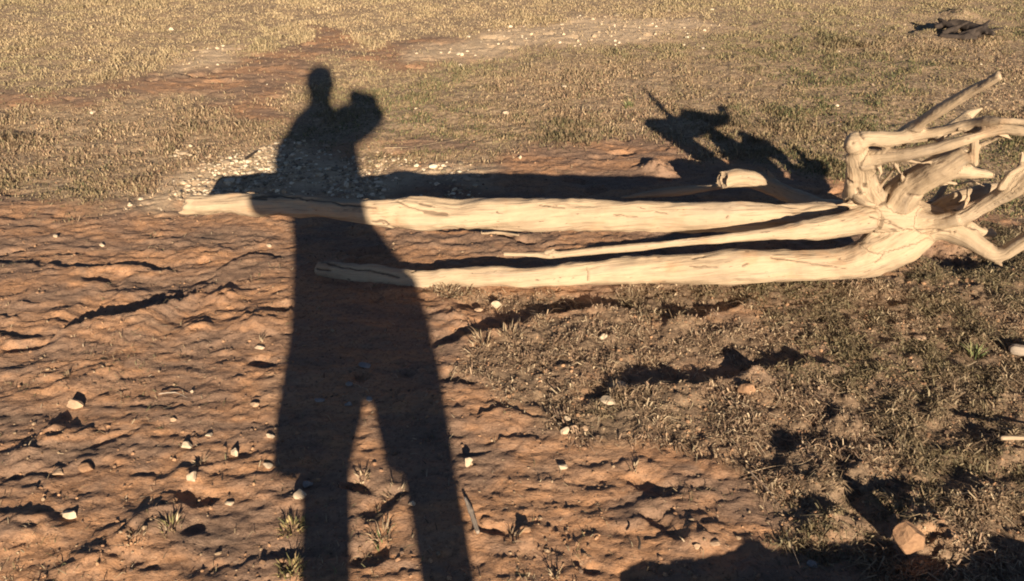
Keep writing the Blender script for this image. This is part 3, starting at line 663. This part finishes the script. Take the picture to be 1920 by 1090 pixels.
STONES = [  # px, py(base), width px, height px, material, rot, label
 (143, 764, 32, 26, M_tan, .3, 'chunky pale orange stone casting a small round shadow at far left'),
 (350, 838, 26, 16, M_white, .1, 'pale squared stone, left one of the pair of blocky stones on the mud'),
 (440, 853, 22, 22, M_white, -.1, 'pale squared stone with a long shadow, right one of the blocky pair'),
 (361, 900, 20, 26, M_white, .8, 'tilted pale stone just below the two blocky stones'),
 (132, 968, 34, 18, M_white, .5, 'wedge shaped pale stone with dark shadow at the lower left'),
 (509, 820, 20, 13, M_white, .2, 'small rounded pale stone at the left edge of the coat shadow'),
 (504, 874, 24, 8, M_white, .3, 'thin flat sliver of stone beside the coat hem shadow'),
 (487, 653, 22, 12, M_white, 0, 'small flat pale stone left of the shadow, under a dry stalk'),
 (430, 946, 18, 9, M_white, .2, 'tiny pale stone in the mud below the blocky pair'),
 (878, 870, 18, 24, M_white, .4, 'pointed white stone right of the shadow leg'),
 (1055, 878, 20, 12, M_white, 0, 'flat pale stone at the top of the bare red patch'),
 (1060, 812, 18, 18, M_white, .6, 'bright white stone, leftmost of the little cluster in dead grass'),
 (1078, 808, 18, 16, M_tan, .2, 'brown stone in the middle of the cluster in dead grass'),
 (1096, 808, 17, 15, M_tan, .9, 'brown stone at the right of the cluster in dead grass'),
 (1063, 787, 15, 10, M_white, .1, 'small pale stone above the cluster in dead grass'),
 (1160, 727, 38, 16, M_white, .1, 'long white stone at the left end of the dark streak'),
 (1140, 752, 34, 11, M_white, .25, 'flat pale stone below the long white stone'),
 (1132, 634, 19, 14, M_white, .1, 'lone white stone in dead grass below the lower trunk'),
 (930, 576, 24, 20, M_white, .4, 'white lump of stone just below the lower trunk'),
 (897, 584, 18, 10, M_tan, .4, 'small tan stone left of the white lump'),
 (563, 932, 26, 26, M_white, .2, 'pale stone half in the shadow below the coat hem'),
 (576, 910, 22, 14, M_greys, .2, 'grey flat stone inside the coat hem shadow'),
 (773, 946, 15, 15, M_white, .5, 'small white stone beside the inner edge of the right leg shadow'),
 (685, 687, 26, 8, M_greys, 0, 'flat grey stone, highest of those inside the coat shadow'),
 (655, 722, 15, 10, M_greys, 0, 'small round grey stone inside the coat shadow'),
 (691, 750, 16, 9, M_greys, .1, 'grey stone at the top of the gap between the shadow legs'),
 (655, 760, 17, 12, M_greys, .9, 'angular grey stone in the shadow left of the leg gap'),
 (598, 752, 24, 7, M_greys, .1, 'thin grey stone lying leftmost inside the coat shadow'),
 (478, 762, 20, 12, M_tan, .2, 'tan stone with a small shadow left of the coat shadow'),
 (392, 816, 15, 6, M_white, 0, 'sliver of white stone between the blocky pair'),
 (325, 788, 14, 10, M_tan, .5, 'little tan stone with a fine highlight on a mud streak'),
 (110, 888, 24, 12, M_tan, .2, 'reddish flat stone in the lower left mud'),
 (165, 880, 34, 18, M_clod, .2, 'low orange lump of mud in the lower left'),
 (1402, 735, 40, 34, M_clod, .4, 'round tan clod at the end of the dark streak in the grass'),
 (1702, 1020, 62, 74, M_clod, .6, 'big upright orange clod near the bottom right corner'),
 (1340, 1022, 24, 15, M_tan, .3, 'pinkish stone at the top edge of the bottom right shadow'),
 (1305, 1026, 18, 10, M_tan, .7, 'small tan stone left of the pinkish one'),
 (1525, 1060, 26, 10, M_greys, .1, 'grey flat stone inside the bottom right shadow'),
 (1722, 636, 26, 13, M_tan, .2, 'pale flat stone in the grass on the right'),
 (948, 214, 13, 9, M_white, .1, 'white pebble in the far grass right of the head shadow'),
 (975, 298, 8, 9, M_white, .1, 'small white pebble on bare soil above the trunk'),
 (105, 445, 10, 8, M_white, .1, 'small white pebble at the far left above the long crack'),
 (192, 462, 11, 9, M_white, .1, 'small white pebble with dark shadow near the upper left mud'),
 (505, 462, 10, 8, M_white, .1, 'little white pebble just left of the shadow under the trunk'),
 (360, 736, 7, 7, M_white, .1, 'tiny bright pebble alone on the mud slope'),
 (985, 995, 22, 16, M_clod, .3, 'dark rounded clod on the bare red patch'),
 (700, 185, 9, 7, M_white, .1, 'white pebble just right of the camera shadow'),
]
for n, (px, py, w, hh, m, rot, lab) in enumerate(STONES):
    p = gi(px, py); dep = p[1] * math.cos(PITCH) + (CAMH - p[2]) * math.sin(PITCH); s = dep / FPX
    sx = w * s; sz = max(hh * s * .95, .006); sy = max(sx, sz) * random.uniform(.6, .85)
    nm = 'clod' if m is M_clod else 'stone'
    o = obj(nm, stone_mesh(300 + n, sx, sy, sz, m), loc=tuple(p))
    o.rotation_euler = (random.uniform(-.15, .15), random.uniform(-.15, .15), rot * .6 - .2)
    tag(o, lab, nm)

# base icosphere for mass stones
bm = bmesh.new(); bmesh.ops.create_icosphere(bm, subdivisions=1, radius=1)
ICO_V = np.array([v.co for v in bm.verts]); ICO_F = np.array([[v.index for v in f.verts] for f in bm.faces]); bm.free()
def mass_stones(name, x, y, size, tint, sink=.3, mat=None, flat=(.4, .8)):
    n = len(x); z = gz(x, y)
    V = ICO_V[None].repeat(n, 0) * rng.uniform(.72, 1.2, (n, len(ICO_V), 1))
    V[:, :, 0] *= rng.uniform(.8, 1.4, (n, 1)); V[:, :, 1] *= rng.uniform(.7, 1.1, (n, 1)); V[:, :, 2] *= rng.uniform(flat[0], flat[1], (n, 1))
    a = rng.uniform(0, 6.28, n); ca, sa = np.cos(a)[:, None], np.sin(a)[:, None]
    vx = V[:, :, 0] * ca - V[:, :, 1] * sa; vy = V[:, :, 0] * sa + V[:, :, 1] * ca
    s = size[:, None] * .5
    W = np.stack([vx * s + x[:, None], vy * s + y[:, None], V[:, :, 2] * s + z[:, None] + s * (.5 - sink)], -1).reshape(-1, 3)
    F = (ICO_F[None] + (np.arange(n) * len(ICO_V))[:, None, None]).reshape(-1, 3)
    me = mesh_np(name, W, F, mat or M_peb, {'tint': tint.repeat(len(ICO_V), 0)}, smooth_shade=False)
    return obj(name, me)
def palette(n, cols, jit=.15):
    c = np.array(cols)[rng.integers(0, len(cols), n)]; return np.clip(c * rng.uniform(1 - jit, 1 + jit, (n, 1)), 0, 1)
PALE = [(.58, .46, .32), (.52, .40, .26), (.42, .31, .20), (.62, .52, .37), (.34, .25, .16), (.26, .19, .13), (.22, .17, .11)]
# gravel bank behind the upper trunk
GR = [(285, 382), (330, 338), (420, 296), (520, 270), (620, 300), (700, 296), (790, 306), (840, 330), (830, 372), (700, 372), (430, 372), (330, 376)]
n = 30000; a = gl([(200, 400)])[0]; b = gl([(1000, 250)])[0]
x = rng.uniform(gl([(150, 250)])[0][0], gl([(1000, 380)])[0][0], n); y = rng.uniform(g(0, 395)[1], g(0, 265)[1], n)
dm = poly_mask(x, y, GR, .18, 140) * smooth(-.35, .3, fbm2(x * 3, y * 3, 141, 3)); keep = rng.uniform(0, 1, n) < dm * .50
x, y = x[keep], y[keep]; print('gravel', len(x))
tag(mass_stones('gravel', x, y, rng.gamma(2.4, .0042, len(x)) + .004, palette(len(x), PALE)), 'bank of pale gravel behind the left half of the upper trunk', 'gravel', kind='stuff')
# far scatter of gravel along the sandy strip
n = 9000; x = rng.uniform(-3.4, 3.2, n); y = rng.uniform(4.2, 7.6, n); _, _, s_ = masks(x, y)
keep = rng.uniform(0, 1, n) < np.maximum(s_ * .35, .02); x, y = x[keep], y[keep]
tag(mass_stones('far_gravel', x, y, rng.gamma(2.2, .0055, len(x)) + .006, palette(len(x), PALE)), 'thin scatter of pale gravel along the far sandy strip', 'gravel', kind='stuff')
# soil crumbs everywhere in the near field
n = 60000; y = 1.15 + 3.4 * rng.uniform(0, 1, n) ** 1.5; x = rng.uniform(-1, 1, n) * (y * .66 + .3)
tf_, tn_, s_ = masks(x, y); keep = rng.uniform(0, 1, n) < (.14 + .70 * np.clip(tn_ * 1.0, 0, 1)) * smooth(-.3, .3, fbm2(x * 5, y * 7, 150, 3)) ; x, y = x[keep], y[keep]
print('crumbs', len(x))
tag(mass_stones('soil_crumbs', x, y, np.minimum(rng.gamma(2.0, .0022, len(x)) + .0025, .014), palette(len(x), [(.26, .15, .085), (.20, .12, .07), (.34, .2, .11), (.14, .09, .06), (.30, .21, .13)], .25), flat=(.5, 1)),
    'loose crumbs of soil and grit strewn over the mud', 'soil crumbs', kind='stuff')

# ------------------------------------------------------------ grass and dead litter
def blades(name, x, y, hgt, wid, lean, tint, curl=1.0, base_drop=.003):
    n = len(x); z = gz(x, y) - base_drop
    a = rng.uniform(0, 2 * math.pi, n); dx, dy = np.cos(a), np.sin(a)
    f = rng.uniform(0, math.pi, n); fx, fy = np.cos(f) * wid * .5, np.sin(f) * wid * .5
    l1 = lean * hgt * .35; l2 = lean * hgt * (.7 + .5 * curl)
    mz = hgt * .6; tz = hgt * np.clip(1.05 - .55 * lean * curl, .15, 1.1)
    j = rng.normal(0, .15, (2, n)) * hgt
    V = np.zeros((n, 5, 3))
    V[:, 0] = np.stack([x - fx, y - fy, z], 1); V[:, 1] = np.stack([x + fx, y + fy, z], 1)
    mx, my = x + dx * l1 + j[0] * .5, y + dy * l1 + j[1] * .5
    V[:, 2] = np.stack([mx + fx * .8, my + fy * .8, z + mz], 1); V[:, 3] = np.stack([mx - fx * .8, my - fy * .8, z + mz], 1)
    V[:, 4] = np.stack([x + dx * l2 + j[0], y + dy * l2 + j[1], z + tz], 1)
    o = np.arange(n) * 5
    F = np.stack([o, o + 1, o + 2, o + 3, o + 3, o + 2, o + 4], 1).ravel(); sz = np.tile([4, 3], n)
    me = mesh_np(name, V.reshape(-1, 3), F, M_blade, {'tint': tint.repeat(5, 0)}, smooth_shade=False, sizes=sz)
    return obj(name, me)
STRAW = [(.40, .29, .175), (.34, .235, .14), (.50, .37, .225), (.25, .165, .105), (.21, .175, .095), (.30, .19, .12)]
STRAWG = [(.25, .195, .10), (.18, .155, .075), (.14, .145, .06), (.33, .24, .13), (.10, .11, .05)]
# far turf
n = 700000; y = 2.7 + (12 - 2.7) * rng.uniform(0, 1, n) ** 1.25; x = rng.uniform(-1, 1, n) * (y * .66 + .5)
tf_, tn_, s_ = masks(x, y); cl = fbm2(x * 5, y * 5, 160, 3); cl2 = fbm2(x * 1.1, y * 1.1, 163, 3)
ptf = tf_ * (.35 + .65 * smooth(-.35, .2, cl)) * (.55 + .45 * smooth(-.3, .2, cl2))
keep = rng.uniform(0, 1, n) < ptf; x, y, cl, cl2 = x[keep], y[keep], cl[keep], cl2[keep]; n = len(x); print('far blades', n)
green = smooth(-.1, .5, fbm2(x * .8 + 3, y * .8, 170, 3) + .38 * smooth(.3, 2.2, x) + .15 * noise2(x * 9, y * 9, 171))
tint = palette(n, STRAW, .25) * (1 - green[:, None]) + palette(n, STRAWG, .25) * green[:, None]
tint = tint * (1 - .3 * smooth(.05, .6, cl2))[:, None]
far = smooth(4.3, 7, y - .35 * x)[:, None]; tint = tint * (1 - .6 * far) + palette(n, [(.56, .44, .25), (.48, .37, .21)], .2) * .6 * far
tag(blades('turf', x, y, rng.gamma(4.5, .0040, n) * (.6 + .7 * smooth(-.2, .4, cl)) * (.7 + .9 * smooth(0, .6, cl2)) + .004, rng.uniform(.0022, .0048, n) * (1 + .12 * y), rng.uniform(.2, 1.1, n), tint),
    'short dry olive and straw coloured turf behind the driftwood', 'grass', kind='stuff')
# near turf: matted, darker, curly
n = 430000; y = 1.15 + 2.1 * rng.uniform(0, 1, n) ** 1.1; x = rng.uniform(-.6, 1.0, n) * (y * .66 + .6)
tf_, tn_, s_ = masks(x, y); cl = fbm2(x * 9, y * 9, 180, 3)
keep = rng.uniform(0, 1, n) < tn_ * (.12 + .88 * smooth(-.35, .3, cl)) * (.6 + .4 * smooth(.2, 1.2, x)); x, y, cl = x[keep], y[keep], cl[keep]; n = len(x); print('near blades', n)
green = .6 * smooth(-.05, .5, fbm2(x * 2.5 + 3, y * 2.5, 190, 4) + .34 * smooth(.4, 1.3, x) - .04)
tint = palette(n, [(.30, .20, .13), (.23, .155, .10), (.40, .285, .18), (.15, .10, .068), (.48, .37, .24)], .25) * (1 - green[:, None]) + palette(n, [(.14, .125, .055), (.10, .105, .045), (.19, .155, .08), (.08, .065, .04)], .25) * green[:, None]
tag(blades('matted_grass', x, y, rng.gamma(3.5, .0034, n) * (.5 + .9 * smooth(-.2, .4, cl)) + .003, rng.uniform(.0018, .0058, n), rng.uniform(.4, 2.0, n), tint, 1.2),
    'matted dead grass and ground cover in front of the driftwood roots', 'grass', kind='stuff')
# sparse stalks on the mud
n = 70000; y = 1.15 + 2.6 * rng.uniform(0, 1, n); x = rng.uniform(-1, 1, n) * (y * .66 + .3)
tf_, tn_, s_ = masks(x, y); pm = smooth(.12, .5, fbm2(x * 3.2, y * 5, 200, 3)) * (1 - tn_)
pm = np.maximum(pm * .35 + .05 * (1 - tn_) * smooth(-.2, .3, fbm2(x * 9, y * 9, 205, 2)), poly_mask(x, y, [(140, 650), (330, 640), (340, 720), (160, 730)], .06, 201) * .35)
pm = np.maximum(pm, poly_mask(x, y, [(640, 870), (770, 900), (780, 1090), (650, 1090)], .05, 202) * .45)
keep = rng.uniform(0, 1, n) < pm * .5; x, y = x[keep], y[keep]; n = len(x)
tag(blades('dead_stalks', x, y, rng.gamma(5, .0028, n) + .003, rng.uniform(.0015, .003, n), rng.uniform(.6, 2.2, n), palette(n, [(.30, .22, .13), (.2, .15, .09), (.15, .14, .07), (.4, .32, .2)], .2), 1.2),
    'sparse dead stalks and moss scraps dotted over the red mud', 'dead stalks', kind='stuff')

n = 5200; y = 1.15 + 2.4 * rng.uniform(0, 1, n); x = rng.uniform(-1, 1, n) * (y * .66 + .3)
keep = rng.uniform(0, 1, n) < .25 + .75 * smooth(0, .4, fbm2(x * 3, y * 3, 210, 3)); x, y = x[keep], y[keep]; n = len(x)
tag(blades('plant_litter', x, y, rng.uniform(.004, .009, n), rng.uniform(.0014, .0038, n), rng.uniform(2, 4.5, n), palette(n, [(.09, .06, .04), (.06, .045, .035), (.34, .26, .17), (.44, .34, .23), (.16, .11, .07)], .2), .3, -.001),
    'bits of broken stalk and dark plant litter lying on the soil', 'plant litter', kind='stuff')

def tuft(px, py, r, n, hgt, cols, label, cat='weed'):
    p = gi(px, py); V = []; F = []; T = []; n = int(n * .85); hgt *= .85; r *= .62
    for i in range(n):
        a = random.uniform(0, 6.28); q = r * random.random() ** .6; bx, by = math.cos(a) * q, math.sin(a) * q
        h = hgt * random.uniform(.5, 1.2); w = random.uniform(.0012, .0028); ln = random.uniform(.2, 1.0) * h
        c = random.choice(cols); k = random.uniform(.8, 1.2); f = random.uniform(0, 3.14); fx, fy = math.cos(f) * w, math.sin(f) * w
        z0 = float(gz(p[0] + bx, p[1] + by)[0]) - p[2] - .003; o = len(V)
        b2 = a + random.uniform(-.6, .6)
        for t, ww in ((0, 1), (.35, .9), (.7, .7), (1, 0)):
            cx = bx + math.cos(b2) * ln * t * t + random.uniform(-.001, .001); cy = by + math.sin(b2) * ln * t * t; cz = z0 + h * (t - .25 * t * t)
            if ww: V += [(cx - fx * ww, cy - fy * ww, cz), (cx + fx * ww, cy + fy * ww, cz)]
            else: V += [(cx, cy, cz)]
        F += [(o, o + 1, o + 3, o + 2), (o + 2, o + 3, o + 5, o + 4), (o + 4, o + 5, o + 6)]
        T += [tuple(q * k for q in c)] * 7
    me = mesh_np('tuft', V, [i for f in F for i in f], M_blade, {'tint': np.array(T)}, False, [len(f) for f in F])
    return tag(obj('weed_tuft', me, loc=tuple(p)), label, cat)
GRN = [(.22, .19, .08), (.30, .24, .10), (.36, .28, .13), (.15, .14, .06), (.26, .18, .10)]; DRY = [(.34, .25, .15), (.26, .18, .11), (.44, .34, .22), (.2, .14, .09)]
GG = [(.13, .16, .06), (.2, .22, .09), (.30, .28, .13), (.3, .23, .13)]
tuft(550, 990, .05, 110, .028, GRN, 'yellow green weed tuft left of the left leg shadow')
tuft(545, 1072, .05, 110, .03, GRN, 'yellow green weed tuft in the bottom edge left of the leg shadow')
tuft(715, 1010, .045, 60, .04, DRY + GG[:1], 'spiky dry weed with a green heart between the shadow legs')
tuft(740, 930, .05, 50, .025, DRY, 'low straggly weed at the top of the space between the legs')
tuft(490, 640, .015, 10, .035, DRY, 'lone dry stalk left of the coat shadow')
tuft(320, 990, .04, 50, .035, GRN[:1] + DRY, 'scraggly weed in the lower left mud')
tuft(250, 1010, .04, 45, .02, DRY, 'low withered weed near the bottom left')
tuft(1830, 668, .035, 60, .06, GG, 'fresh green tuft at the right in dead grass')
tuft(905, 640, .06, 50, .05, DRY, 'thin branching dry weed below the left part of the lower trunk')
tuft(960, 628, .06, 50, .045, DRY, 'thin branching dry weed right of its twin below the lower trunk')
tuft(1190, 880, .02, 14, .03, DRY, 'wispy dry weed on the edge of the bare red patch')
tuft(1180, 200, .04, 60, .05, GG, 'greener tuft of grass left of the root shadow')
tuft(680, 895, .03, 40, .03, DRY, 'little dry weed in the narrow gap of the legs')
tuft(375, 870, .02, 16, .035, DRY, 'dry wisp leaning over the tilted stone')
tuft(130, 705, .02, 14, .025, DRY, 'dry wisp on the left mud')
tuft(960, 1010, .03, 20, .035, DRY, 'thin dry weed on the bare red soil right of the leg')
tuft(1040, 1080, .02, 16, .04, DRY, 'dark wispy weed at the bottom centre')
tuft(840, 548, .08, 150, .025, DRY, 'fringe of dry grass growing against the lower trunk')

# ------------------------------------------------------------ the photographer, outside the frame, whose shadow falls across the scene
def loft(name, rings, mat, parent=None, seg=28, cap=True):
    V = []; F = []
    for cx, cy, cz, rx, ry, *rest in rings:
        for i in range(seg):
            a = 2 * math.pi * i / seg; wob = 1 + .03 * math.sin(a * 5 + cz * 9)
            V.append((cx + rx * wob * math.cos(a), cy + ry * wob * math.sin(a), cz))
    for r_ in range(len(rings) - 1):
        for i in range(seg):
            j = (i + 1) % seg; F.append((r_ * seg + i, r_ * seg + j, (r_ + 1) * seg + j, (r_ + 1) * seg + i))
    bm = bmesh.new(); vs = [bm.verts.new(v) for v in V]
    for f in F: bm.faces.new([vs[i] for i in f])
    if cap:
        bm.faces.new([vs[i] for i in range(seg)][::-1]); bm.faces.new([vs[(len(rings) - 1) * seg + i] for i in range(seg)])
    for f in bm.faces: f.smooth = True
    me = bpy.data.meshes.new(name); bm.to_mesh(me); bm.free(); me.materials.append(mat)
    return obj(name, me, parent)
def skin_mesh(name, verts, edges, mat, parent=None, sub=2):
    """verts: (x,y,z,rx,ry); grown with a Skin modifier."""
    me = bpy.data.meshes.new(name + '_cage'); me.from_pydata([v[:3] for v in verts], edges, []); o = obj(name + '_cage', me)
    m = o.modifiers.new('skin', 'SKIN'); m.use_smooth_shade = True
    for i, v in enumerate(verts):
        me.skin_vertices[0].data[i].radius = (v[3], v[4]); me.skin_vertices[0].data[i].use_root = (i == 0)
    s = o.modifiers.new('sub', 'SUBSURF'); s.levels = sub; s.render_levels = sub
    dg = bpy.context.evaluated_depsgraph_get(); out = bpy.data.meshes.new_from_object(o.evaluated_get(dg)); out.name = name
    out.materials.clear(); out.materials.append(mat); bpy.data.objects.remove(o)
    for p in out.polygons: p.use_smooth = True
    return obj(name, out, parent)
M_coat = mat_plain('coat_cloth', (.09, .08, .075), (.06, .055, .05), 80)
M_trouser = mat_plain('trouser_cloth', (.07, .075, .10), (.045, .05, .07), 90)
M_skin = mat_plain('skin', (.50, .30, .21), (.44, .25, .17), 20, .6, .1)
M_hair = mat_plain('hair', (.06, .04, .028), (.03, .02, .015), 120, .7)
M_boot = mat_plain('boot_leather', (.10, .06, .035), (.06, .035, .02), 60, .6)
YB = -.30
feet_z = [float(gz(-.14, YB)[0]), float(gz(.17, YB)[0])]
# body: pelvis first, then spine, head, arms with hands, legs
B = [(-.02, YB, .93, .12, .09), (-.05, YB, 1.08, .12, .09), (-.10, YB, 1.25, .14, .10), (-.14, YB + .0, 1.42, .12, .09), (-.16, YB, 1.53, .055, .055), (-.168, YB + .02, 1.62, .066, .08), (-.172, YB + .015, 1.70, .078, .095), (-.175, YB, 1.765, .06, .075),
     (-.30, YB, 1.40, .055, .055), (-.345, YB + .06, 1.16, .045, .045), (-.09, YB + .18, 1.38, .034, .034), (.0, YB + .22, 1.46, .045, .030),
     (.02, YB, 1.41, .055, .055), (.10, YB + .08, 1.44, .045, .045), (.12, YB + .16, 1.46, .034, .034), (.105, YB + .25, 1.46, .045, .030),
     (-.10, YB, .86, .07, .07), (-.125, YB + .02, .52, .055, .055), (-.14, YB - .01, .12, .042, .042), (-.145, YB + .02, .05, .04, .035), (-.15, YB + .15, .035, .04, .028),
     (.12, YB, .86, .06, .06), (.155, YB + .02, .52, .055, .055), (.175, YB - .01, .12, .042, .042), (.18, YB + .02, .05, .04, .035), (.185, YB + .15, .035, .04, .028)]
E_ = [(0, 1), (1, 2), (2, 3), (3, 4), (4, 5), (5, 6), (6, 7), (3, 8), (8, 9), (9, 10), (10, 11), (3, 12), (12, 13), (13, 14), (14, 15), (0, 16), (16, 17), (17, 18), (18, 19), (19, 20), (0, 21), (21, 22), (22, 23), (23, 24), (24, 25)]
def hand(palm, d_up, side):
    """five finger chains hugging the phone; returns verts and edges."""
    vs = []; es = []
    px_, py_, pz_ = palm
    for k in range(4):
        o = len(vs); zz = pz_ + .032 - .020 * k; ln = (.9, 1, .95, .78)[k]
        vs += [(px_, py_, zz, .009, .009), (px_ + side * -.012, py_ + .020, zz + .004, .0085, .0085), (px_ + side * -.030 * ln, py_ + .028, zz + .006, .008, .008), (px_ + side * -.045 * ln, py_ + .022, zz + .006, .007, .007)]
        es += [(o, o + 1), (o + 1, o + 2), (o + 2, o + 3)]
    return vs, es
person = bpy.data.objects.new('person', None); C.objects.link(person); person.location = (0, 0, 0)
tag(person, 'person in knee length coat with raised hands, behind the camera, casting the long shadow', 'person')
body = skin_mesh('body', B, E_, M_skin, person)
for side, palm in ((-1, (-.035, YB + .255, 1.48)), (1, (.12, YB + .258, 1.46))):
    bv, be = hand(palm, 1, side)
    for k in range(4):
        v = bv[k * 4:(k + 1) * 4]; skin_mesh('finger', v, [(0, 1), (1, 2), (2, 3)], M_skin, person, 1)
    sx_ = side
    skin_mesh('thumb', [(palm[0], palm[1] - .01, palm[2] - .01, .011, .011), (palm[0] - sx_ * .012, palm[1] - .022, palm[2] + .012, .010, .010), (palm[0] - sx_ * .026, palm[1] - .022, palm[2] + .03, .009, .009)], [(0, 1), (1, 2)], M_skin, person, 1)
skin_mesh('hand', [(.12, YB + .18, 1.45, .045, .04), (.10, YB + .20, 1.47, .042, .03), (.065, YB + .235, 1.475, .040, .026), (.02, YB + .235, 1.475, .036, .022)], [(0, 1), (1, 2), (2, 3)], M_skin, person)  # extra palm chain, added to close the gap in the shadow of the hands
skin_mesh('sleeve', [(-.10, YB + .15, 1.46, .05, .05), (-.055, YB + .18, 1.485, .05, .045), (.02, YB + .18, 1.47, .05, .05), (.10, YB + .18, 1.47, .045, .045)], [(0, 1), (1, 2), (2, 3)], M_coat, person)  # third sleeve bridging both arms, added to make the raised-arm shadow solid
# face features
def blob(name, c, s, mat, parent):
    bm = bmesh.new(); bmesh.ops.create_icosphere(bm, subdivisions=3, radius=1)
    for v in bm.verts: v.co = Vector((v.co.x * s[0], v.co.y * s[1], v.co.z * s[2]))
    for f in bm.faces: f.smooth = True
    me = bpy.data.meshes.new(name); bm.to_mesh(me); bm.free(); me.materials.append(mat); return obj(name, me, parent, c)
M_eye = mat_plain('eye', (.75, .73, .7), (.7, .68, .65), 10, .3, 0)
for s in (-1, 1):
    blob('eye', (-.17 + s * .03, YB + .095, 1.705), (.012, .012, .009), M_eye, person)
    blob('ear', (-.17 + s * .082, YB + .01, 1.69), (.012, .022, .032), M_skin, person)
blob('nose', (-.17, YB + .112, 1.685), (.012, .02, .022), M_skin, person)
blob('mouth', (-.17, YB + .103, 1.645), (.024, .008, .007), mat_plain('lips', (.42, .18, .15), (.38, .16, .13), 30, .5), person)
hair = blob('hair', (-.173, YB - .005, 1.735), (.088, .102, .092), M_hair, person)
# long coat: silhouette follows the shadow
coat = [(-.015, YB, .745, .236, .11), (-.012, YB, .85, .226, .13), (-.022, YB, .95, .218, .125), (-.06, YB, 1.02, .185, .12), (-.09, YB, 1.08, .165, .12), (-.115, YB, 1.16, .17, .12),
        (-.150, YB, 1.26, .19, .125), (-.158, YB, 1.34, .185, .125), (-.16, YB, 1.42, .175, .12), (-.165, YB, 1.49, .145, .10), (-.168, YB, 1.54, .092, .08), (-.168, YB, 1.58, .062, .07)]
coat_o = loft('coat', coat, M_coat, person)
loft('coat_tail', [(-.152, YB, .625, .100, .045), (-.136, YB, .69, .120, .05), (-.124, YB, .76, .122, .07)], M_coat, coat_o)
loft('coat_tail', [(.129, YB, .628, .089, .045), (.120, YB, .69, .100, .05), (.112, YB, .76, .108, .07)], M_coat, coat_o)
for pts in ([(-.28, YB, 1.43, .075, .075), (-.33, YB + .03, 1.30, .070, .070), (-.33, YB + .08, 1.20, .065, .065), (-.16, YB + .12, 1.34, .070, .070), (-.01, YB + .20, 1.43, .060, .060)],
            [(-.02, YB, 1.43, .08, .08), (.05, YB + .04, 1.45, .072, .072), (.10, YB + .09, 1.455, .060, .060), (.125, YB + .15, 1.46, .054, .054), (.10, YB + .20, 1.49, .050, .050)]):
    skin_mesh('sleeve', pts, [(i, i + 1) for i in range(4)], M_coat, person)
for s, x0, x1 in ((0, -.10, -.14), (1, .11, .17)):
    xa = (-.125, -.112, -.12, -.13) if s == 0 else (.135, .155, .165, .175)
    loft('trouser_leg', [(xa[3], YB, .08, .05, .06), (xa[2], YB, .30, .05, .055), (xa[1], YB, .55, .055 + .006 * s, .06), (xa[0], YB, .75, .075, .07), (xa[0] * .8, YB, .9, .09, .09)], M_trouser, person)
    skin_mesh('boot', [(xa[3], YB - .03, .10, .055, .055), (xa[3], YB - .02, .045, .055, .045), (xa[3] * 1.02, YB + .08, .04, .05, .036), (xa[3] * 1.04, YB + .17, .03, .045, .028)], [(0, 1), (1, 2), (2, 3)], M_boot, person)
# phone in the hands, lens just behind the viewpoint
M_phone = mat_plain('phone_shell', (.03, .03, .035), (.02, .02, .025), 30, .3, 0)
bm = bmesh.new(); bmesh.ops.create_cube(bm, size=1)
for v in bm.verts: v.co = Vector((v.co.x * .165, v.co.y * .009, v.co.z * .080))
bmesh.ops.bevel(bm, geom=bm.edges[:], offset=.003, segments=3, affect='EDGES')
me = bpy.data.meshes.new('phone'); bm.to_mesh(me); bm.free(); me.materials.append(M_phone)
ph = tag(bpy.data.objects.new('phone', None), 'slim dark phone held up in both hands of the person', 'phone'); C.objects.link(ph)
ph.location = (.033, -.038, 1.525); ph.rotation_euler = (R(-30), R(16), 0)
obj('phone_body', me, ph)
l = blob('lens', (-.055, .006, .01), (.007, .002, .007), M_phone, ph)
